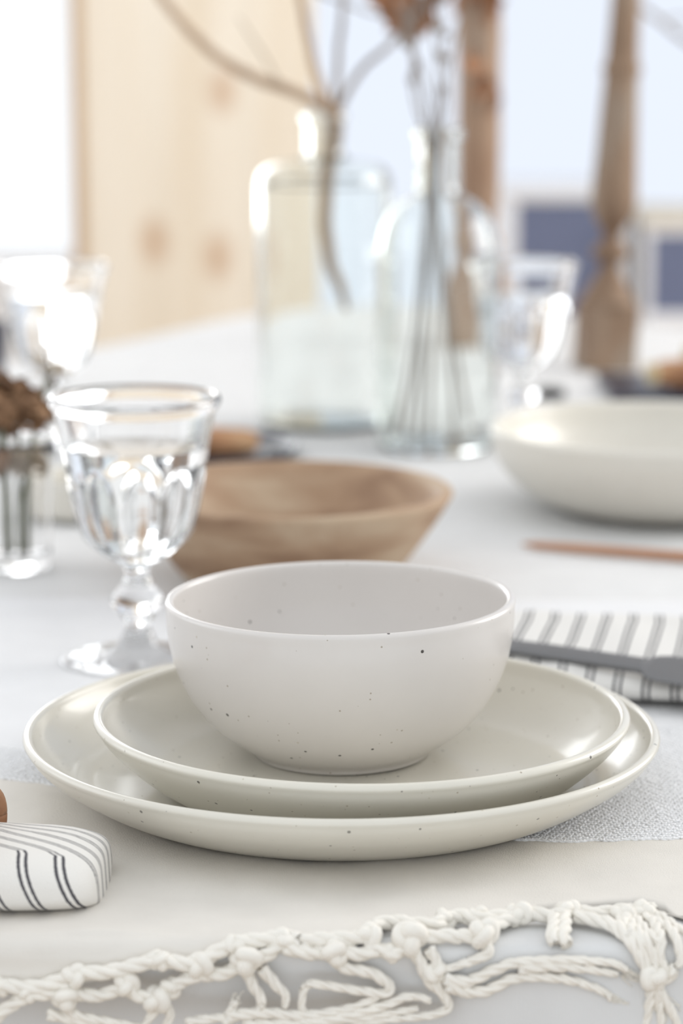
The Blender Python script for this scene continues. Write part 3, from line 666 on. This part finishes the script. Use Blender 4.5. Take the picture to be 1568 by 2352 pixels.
# dry stems in the second bottle: every stem a thing of its own
YS = 0.930
stem_tr = [
    [(905, 1000), (935, 860), (958, 700), (975, 520), (985, 380), (975, 300), (960, 200), (940, 100), (930, -30)],
    [(960, 1005), (965, 860), (972, 700), (980, 520), (990, 400), (990, 320), (985, 220), (962, 150), (930, 60), (905, -10)],
    [(1045, 1000), (1035, 850), (1020, 700), (1005, 540), (996, 400), (1003, 310), (1018, 210), (1035, 140), (1060, 20)],
    [(1075, 960), (1050, 820), (1030, 690), (1012, 540), (1000, 420), (1010, 310), (1026, 240), (1018, 130), (1010, 40), (1005, -20)],
    [(930, 1002), (955, 850), (975, 690), (990, 520), (992, 400), (982, 320), (955, 250), (945, 180), (955, 90), (965, -20)],
    [(985, 1008), (990, 850), (1000, 690), (1002, 520), (998, 400), (995, 320), (1005, 220), (1000, 120), (985, 30), (975, -30)],
]
stem_lab = ['left-leaning', 'second from left', 'right-leaning', 'far right', 'third from left', 'middle']
for k, tr in enumerate(stem_tr):
    r = empty('dry_stem', (0.0745 + (k - 2.5) * 0.004, YS, 0.004)); tag(r, 'thin dry budded stem in the dome-shouldered bottle, %s of the bunch' % stem_lab[k], 'dry stem', 'dry stems in the dome-shouldered bottle')
    dy = [(-.006, .008, .004, -.004, .0, -.008)[k]] * len(tr)
    child_tube('stalk', r, px_path([(q[0], q[1], dy[k] * 0.6) for q in tr], YS), [0.0013, 0.0013, 0.0012, 0.0011, 0.0009, 0.0007], M['stem'], n=6, seg=6)
    buds = [(930, 95), (957, 152), (1020, 205), (1012, 128), (948, 182), (1003, 60)]; bu, bv = buds[k]
    for (bu2, bv2, br2) in ((bu, bv, .0042), (bu + random.uniform(-14, 14), bv - 70, .003), (bu + random.uniform(-16, 16), bv - 125, .003)):
        v, f = lathe([(0, -1.3), (.55, -.9), (.95, -.2), (.8, .5), (.35, 1.1), (0, 1.4)], 10)
        o = mesh_obj('bud', [(a[0] * br2, a[1] * br2, a[2] * br2) for a in v], f, M['stem'], r); o.location = Vector(on_y(bu2, bv2, YS + dy[k] * .6)) - r.location; o.rotation_euler = (random.uniform(-.6, .6), random.uniform(-.6, .6), 0)

# ------------------------------------------------------------------ candlesticks
def candlestick(label, loc, prof, block, m, lean=(0, 0), rz=0.5):
    r = empty('candlestick', loc); tag(r, label, 'candlestick'); r.rotation_euler = (lean[0], lean[1], rz)
    hw, hb = block; bm = bmesh.new(); add_box(bm, -hw, hw, -hw, hw, 0, hb, 0.003)
    bm_obj('base_block', bm, m, r)
    v, f = lathe([(0, hb - 0.002)] + smooth_profile(prof, 4), 48); mesh_obj('turned_shaft', v, f, m, r)
    t = prof[-1]; v, f = lathe([(0, t[1] - .004), (t[0] * .9, t[1] - .004), (t[0] * 1.6, t[1] + .004), (t[0] * 1.75, t[1] + .008), (t[0] * 1.6, t[1] + .012), (t[0], t[1] + .012), (t[0] * .9, t[1] + .03), (0.011, t[1] + .03), (0.011, t[1] + .02), (0, t[1] + .02)], 40)
    mesh_obj('candle_cup', v, f, m, r)
candlestick('leaning weathered turned-wood candlestick in front of the blue-grey cabinets', (0.2530, 1.402, ZC), [(0.0250, 0.0615), (0.0285, 0.064), (0.0250, 0.069), (0.0195, 0.079), (0.0130, 0.090), (0.0088, 0.0985), (0.0105, 0.104), (0.0172, 0.1085), (0.0182, 0.114), (0.0135, 0.1195), (0.0085, 0.1255), (0.0105, 0.134), (0.0170, 0.144), (0.0212, 0.155), (0.0222, 0.166), (0.0208, 0.190), (0.0188, 0.230), (0.0168, 0.270), (0.0166, 0.279), (0.0184, 0.283), (0.0182, 0.289), (0.0160, 0.293), (0.0148, 0.310), (0.0136, 0.350), (0.0130, 0.40)], (0.0240, 0.0635), M['candlewood'], (0, math.radians(2.6)), 0.32)
candlestick('tall thick brown candlestick rising behind the dome-shouldered bottle', (0.1425, 1.60, ZC), [(0.0278, 0.0603), (0.0302, 0.065), (0.0232, 0.0766), (0.0168, 0.0905), (0.0209, 0.1021), (0.0226, 0.109), (0.0174, 0.1183), (0.0186, 0.1334), (0.0215, 0.1624), (0.0223, 0.232), (0.022, 0.29), (0.0227, 0.3109), (0.0235, 0.3167), (0.0225, 0.3236), (0.022, 0.3828), (0.0209, 0.4872)], (0.028, 0.064), M['candlewood2'], (0, math.radians(-0.4)), 0.2)
# brown dry sprig hanging over the tall candlestick
sp = empty('leafy_sprig', (0.142, 1.56, 0.44)); tag(sp, 'dry brown leafy sprig draped over the tall thick candlestick', 'sprig')
child_tube('stalk', sp, px_path([(1075, -60), (1090, 20), (1100, 100), (1098, 180), (1110, 260)], 1.565), [0.0016, 0.0014, 0.0010], M['stem'])
for (u, v, w, h, rt, sd) in ((1120, 30, .014, .028, (1.3, .2, -.8), 11), (1085, 10, .014, .03, (1.4, .1, .8), 12), (1130, 70, .009, .02, (1.2, .3, -1.2), 13), (1080, 175, .010, .022, (1.4, .2, .3), 14), (1100, 230, .012, .024, (1.3, .2, -.5), 15), (1125, 260, .010, .022, (1.3, .2, -1.4), 16), (1060, 30, .012, .026, (1.3, .3, 1.4), 17)):
    leaf(sp, u, v, 1.562, w * 1.15, h * 1.15, rt, sd)
# faint twig reaching in at the top right
tg = empty('thin_twig', tuple(on_y(1700, 160, 2.0))); tag(tg, 'thin grey twig reaching in at top right beside the leaning candlestick', 'twig')
child_tube('stalk', tg, px_path([(1420, -30), (1470, 15), (1520, 50), (1568, 88), (1640, 130), (1720, 165)], 2.0), [0.0022, 0.003, 0.0035, 0.004], M['stem'])
child_tube('offshoot', tg, px_path([(1520, 50), (1560, 40), (1610, 44)], 2.0), [0.0016, 0.001], M['stem'])

# ------------------------------------------------------------------ dark dishes with bread
def slab_bread(label, loc, sx, sy, sz, rz, tilt=0):
    r = empty('bread_slice', loc, rz); tag(r, label, 'bread'); r.rotation_euler = (tilt, 0, rz)
    bm = bmesh.new(); bmesh.ops.create_icosphere(bm, subdivisions=4, radius=1)
    for q in bm.verts:
        p = q.co.copy(); e = 3.2
        k = (abs(p.x) ** e + abs(p.y) ** e + abs(p.z) ** e) ** (-1 / e); p *= k
        nn = 1 + 0.06 * noise.noise(p * 2.5 + Vector((loc[0] * 30, 0, 0)))
        q.co = Vector((p.x * sx * nn, p.y * sy * nn, (p.z + 1) * sz * nn))
    bm_obj('crust', bm, M['bread'], r, True)
    bm = bmesh.new(); bmesh.ops.create_icosphere(bm, subdivisions=3, radius=1)
    for q in bm.verts:
        p = q.co; e = 3.0; k = (abs(p.x) ** e + abs(p.y) ** e + abs(p.z) ** e) ** (-1 / e); q.co = Vector((-sx * .98 + p.x * k * sx * 0.06, p.y * k * sy * .8, (p.z * k * .72 + 1) * sz))
    bm_obj('crumb', bm, M['crumb'], r, True)
v, f = lathe([(0, 0.0008), (0.075, 0.0)] + smooth_profile([(0.078, 0.0005), (0.083, 0.003), (0.0862, 0.0080)], 3) + [(0.0856, 0.0088), (0.0842, 0.0082)] + smooth_profile([(0.081, 0.0052), (0.074, 0.0036), (0.05, 0.0032)], 3) + [(0, 0.003)], 80, lambda t, r, z: r * (1 - 0.12 * math.sin(t) ** 2))
pl1 = mesh_obj('navy_plate', v, f, M['navy']); pl1.location = (-0.119, 0.895, ZC); tag(pl1, 'dark navy plate behind the wooden bowl, bread on it', 'plate')
slab_bread('brown bread slice on the navy plate behind the wooden bowl', (-0.105, 0.868, ZC + 0.0036), 0.042, 0.022, 0.0105, 0.0)
bdp = empty('slate_board', (0.335, 1.245, ZC)); tag(bdp, 'dark slate board at right edge behind the cream bowl, bread on it', 'board')
box_obj('board_slab', -0.098, 0.13, -0.07, 0.07, 0.0, 0.008, M['navy'], bdp, 0.002)
for sx in (-0.08, 0.11):
    for sy in (-0.05, 0.05): box_obj('foot', sx - .006, sx + .006, sy - .006, sy + .006, -0.0015, 0.0008, M['black'], bdp)
slab_bread('long brown bread loaf slice on the slate board at right edge', (0.345, 1.205, ZC + 0.0083), 0.072, 0.024, 0.0135, 0.08)
slab_bread('second brown bread slice at the back of the slate board', (0.375, 1.268, ZC + 0.0083), 0.06, 0.022, 0.0180, -0.12)
v, f = lathe([(0, 0.0), (0.014, 0.0)] + smooth_profile([(0.0155, 0.0005), (0.0168, 0.003), (0.0172, 0.0075)], 3) + [(0.0165, 0.0082), (0.0156, 0.0075), (0.014, 0.004), (0, 0.0035)], 40)
o = mesh_obj('salt_dish', v, f, M['black']); o.location = (0.1805, 1.205, ZC); o.scale = (1.1, 1.1, 1.0); tag(o, 'tiny black dish between the right goblet and the slate board', 'dish')
v, f = lathe([(0, 0.001), (0.022, 0.0)] + smooth_profile([(0.024, 0.001), (0.032, 0.02), (0.036, 0.045), (0.037, 0.064)], 3) + [(0.0362, 0.065), (0.0352, 0.064)] + smooth_profile([(0.034, 0.045), (0.030, 0.02), (0.02, 0.006)], 3) + [(0, 0.005)], 48)
o = mesh_obj('navy_cup', v, f, M['navy']); o.location = tuple(on_z(-72, 905, ZC)); tag(o, 'dark navy cup just entering the frame at left edge', 'cup')

# ------------------------------------------------------------------ jar of dried flowers
JX, JY = -0.1965, 0.470
jv, jf = lathe([(0, 0.003), (0.014, 0.002)] + smooth_profile([(0.0180, 0.0), (0.0198, 0.0012), (0.0202, 0.006), (0.0205, 0.02), (0.0215, 0.045), (0.0232, 0.068), (0.0245, 0.078)], 4) + [(0.0242, 0.0790), (0.0228, 0.0785)] + smooth_profile([(0.0218, 0.068), (0.0200, 0.045), (0.0190, 0.02), (0.0184, 0.011), (0.014, 0.0085)], 4) + [(0, 0.008)], 64)
o = mesh_obj('flower_jar', jv, jf, M['glass']); o.location = (JX, JY, ZC); tag(o, 'small clear glass jar holding dried flowers at left edge', 'jar')
def sprig(label, top, head_r, m, wisp=False, foot=(0, 0), nhead=70, seed=0):
    r = empty('dried_flower', (JX + foot[0], JY + foot[1], ZC + 0.0088)); tag(r, label, 'dried flower', 'dried flowers in the glass jar'); rr = random.Random(seed)
    a = np.array([0, 0, 0.0]); t = np.array(top) - np.array(r.location); md = (a + t) / 2 + np.array([0, 0, .006]) - np.array([t[0] * .25, t[1] * .25, 0])
    P = catmull([a, md, t], 8); V, F = tube(P, 0.0013, 6); mesh_obj('stalk', V, F, M['greenstem'], r)
    HV, HF = [], []
    for k in range(nhead):
        d = np.array([rr.gauss(0, 1) for _ in range(3)]); d /= np.linalg.norm(d); c = t + d * head_r * rr.uniform(.35, 1.0) * np.array([1, 1, .8])
        u1 = np.cross(d, [rr.uniform(-1, 1) for _ in range(3)]); u1 /= np.linalg.norm(u1); u2 = np.cross(d, u1)
        s = head_r * rr.uniform(.18, .34) * (0.45 if wisp else 1.0); b = len(HV)
        ring = [c + s * (u1 * math.cos(q) + u2 * math.sin(q)) * rr.uniform(.7, 1.2) + d * s * rr.uniform(-.4, .6) for q in np.linspace(0, 2 * math.pi, 7)[:-1]]
        HV.extend(ring); HV.append(c + d * s * 0.2); HV.append(c - d * s * 0.35)
        for q in range(6): HF.append((b + q, b + (q + 1) % 6, b + 6)); HF.append((b + (q + 1) % 6, b + q, b + 7))
    tag(mesh_obj('flower_head', HV, HF, m, r, smooth=False), kind='stuff')
    if wisp:
        WV, WF = [], []
        for k in range(12):
            d = np.array([rr.gauss(0, 1), rr.gauss(0, 1), abs(rr.gauss(0, .8)) - .3]); d /= np.linalg.norm(d)
            tube(catmull([t - np.array([0, 0, head_r]), t + d * head_r * .5, t + d * head_r], 3), 0.00035, 4, WV, WF)
        tag(mesh_obj('fine_stalks', WV, WF, M['stem'], r), kind='stuff')
def jt(u, v, dy=0): return tuple(on_y(u, v, JY + dy))
sprig('dark brown dried flower head at left edge, lowest in the jar', jt(8, 950), 0.017, M['petal'], False, (-.006, 0), 90, 1)
sprig('brown dried flower head touching the front goblet', jt(85, 950, -.004), 0.014, M['petal'], False, (.006, .002), 80, 2)
sprig('brown dried flower head in the middle of the jar', jt(45, 905, .012), 0.013, M['petal'], False, (0, .006), 70, 3)
sprig('near-black brown dried flower head at the very left edge, topmost', jt(-12, 882, .006), 0.013, M['petal'], False, (-.008, .005), 60, 4)
sprig('pale wispy dried sprig rising above the brown flower heads', jt(118, 838, .01), 0.016, M['wisp'], True, (.004, .006), 46, 5)
sprig('drooping pale dried sprig inside the jar', jt(70, 1060, -.004), 0.0135, M['wisp'], False, (.002, -.006), 40, 6)
sprig('drooping brown dried sprig inside the jar at left edge', jt(10, 1060, .004), 0.014, M['petal'], False, (-.004, -.004), 46, 7)

# ------------------------------------------------------------------ napkins, cutlery
def napkin(name, mtl, lx, ly, h, shift, exps=(3.2, 2.6), endpow=4.0, amp=0.0008, seed=0, sag=None):
    """soft folded pad: x across the stripes, closed cross section in (y, z)"""
    nx, nc = 90, 64; V, F, UV = [], [], []
    us = np.sin(np.linspace(-math.pi / 2, math.pi / 2, nx))
    for i, s in enumerate(us):
        k = max(0.0, 1 - abs(s) ** endpow) ** (1 / endpow)
        wy = max(0.02, k ** 0.8); wz = max(0.02, k ** 0.5)
        for j in range(nc):
            t = 2 * math.pi * j / nc - math.pi / 2
            e1, e2 = exps; c, q = math.cos(t), math.sin(t)
            y = -math.copysign(abs(c) ** (2 / e1), c) * ly / 2 * wy
            z = (math.copysign(abs(q) ** (2 / e2), q) + 1) / 2 * h * wz
            x = s * lx / 2
            if z > h * 0.3: z += amp * noise.noise(Vector((x * 40 + seed, y * 40, 0)))
            if sag: z *= sag(x, y)
            tt = (j / nc)
            V.append((x, y, z)); UV.append((x + shift(y / (ly / 2), z / h, x), tt))
    for i in range(nx - 1):
        for j in range(nc):
            j2 = (j + 1) % nc; F.append((i * nc + j, i * nc + j2, (i + 1) * nc + j2, (i + 1) * nc + j))
    F.append(tuple(range(nc))[::-1]); F.append(tuple((nx - 1) * nc + k for k in range(nc)))
    return mesh_obj(name, V, F, mtl, None, True, UV)
nr = napkin('striped_napkin', M['stripeR'], 0.29, 0.150, 0.0155, lambda y, z, x: 0.0006 * math.sin(y * 9), (5.5, 2.2), 14.0, 0.0022, 3.0)
nr.location = (0.205, 0.196, 0.0); nr.rotation_euler = (0, 0, math.radians(-10)); tag(nr, 'folded white napkin with thin grey stripes under the steel knife at right', 'napkin')
def sL(y, z, x):
    f = max(0.0, y + 0.55)
    return 0.010 * z + 0.060 * f + 0.012 * f * math.sin(x * 30)
nl = napkin('striped_napkin', M['stripeL'], 0.22, 0.078, 0.0245, sL, (3.4, 2.3), 4.5, 0.0012, 9.0, lambda x, y: 1 - 0.32 * max(0, y / 0.039) ** 1.0 * 0.8)
nl.location = (-0.1985, -0.1245, -0.0017); nl.rotation_euler = (0, 0, math.radians(-3)); tag(nl, 'rolled white napkin with bold black double stripes at front left', 'napkin')
# wooden ring around the left napkin
bm = bmesh.new()
t = np.linspace(0, 2 * math.pi, 49); P = np.stack([np.zeros(49), 0.0425 * np.cos(t), 0.0150 + 0.0170 * np.sin(t)], -1); V, F = tube(P, 0.0062, 12)
bm.free(); o = mesh_obj('napkin_ring', V, F, M['ringwood']); o.location = (-0.1460, -0.1300, 0.0016); o.rotation_euler = (0, 0, math.radians(-12)); tag(o, 'reddish brown wooden napkin ring around the bold striped napkin', 'napkin ring')

def knife():
    A = on_z(1120, 1468, 0.021); B = on_z(1500, 1520, 0.0215); d = B - A; d[2] = 0; L0 = np.linalg.norm(d); ang = math.atan2(d[1], d[0])
    r = empty('table_knife', (A[0], A[1], 0.0172)); r.rotation_euler = (math.radians(24), 0.0, ang); tag(r, 'matt grey steel table knife lying across the striped napkin', 'knife')
    # handle: flat bar, then a wider blade
    def loft(name, secs):
        V, F = [], []; n = 16
        for (x, w, h, zc) in secs:
            for k in range(n):
                t = 2 * math.pi * k / n; c, s = math.cos(t), math.sin(t)
                V.append((x, math.copysign(abs(c) ** .6, c) * w / 2, zc + math.copysign(abs(s) ** .6, s) * h / 2))
        for i in range(len(secs) - 1):
            for k in range(n): F.append((i * n + k, i * n + (k + 1) % n, (i + 1) * n + (k + 1) % n, (i + 1) * n + k))
        F.append(tuple(range(n))[::-1]); F.append(tuple((len(secs) - 1) * n + k for k in range(n)))
        return mesh_obj(name, V, F, M['steel'], r)
    loft('handle', [(-0.004, .004, .002, .002), (0, .009, .0042, .002), (L0 * .4, .0105, .0046, .002), (L0 * .85, .0100, .0044, .002), (L0 * .93, .0100, .0042, .002), (L0 * .96, .0108, .004, .002)])
    loft('blade', [(L0 * .955, .0108, .004, .002), (L0 * 1.0, .0170, .0030, .002), (L0 * 1.06, .0205, .0022, .002), (L0 * 1.4, .0215, .0020, .002), (L0 * 1.8, .0200, .0018, .002), (L0 * 2.1, .0120, .0014, .002), (L0 * 2.2, .003, .001, .002)])
knife()
def spoon():
    A = on_z(1200, 1244, 0.002); B = on_z(1568, 1272, 0.002); d = B - A; ang = math.atan2(d[1], d[0]); L0 = np.linalg.norm(d[:2])
    r = empty('wooden_spoon', (A[0], A[1], ZC + 0.0034), ang); tag(r, 'slim reddish wooden spoon lying before the cream bowl at right', 'spoon')
    P = np.array([(x, 0, 0) for x in np.linspace(0, L0 * 1.9, 24)]); rr = np.interp(P[:, 0], [0, .008, .03, L0, L0 * 1.9], [.0010, .0024, .0030, .0034, .0036])
    V, F = tube(P, rr, 12); mesh_obj('handle', V, F, M['spoonwood'], r)
    bm = bmesh.new(); bmesh.ops.create_uvsphere(bm, u_segments=24, v_segments=12, radius=1)
    for q in bm.verts:
        z = q.co.z; q.co = Vector((L0 * 1.9 + 0.026 + q.co.x * .03, q.co.y * .019, (z * .0055 if z < 0 else -z * .0035) + 0.0022))
    bm_obj('spoon_bowl', bm, M['spoonwood'], r, True)
spoon()
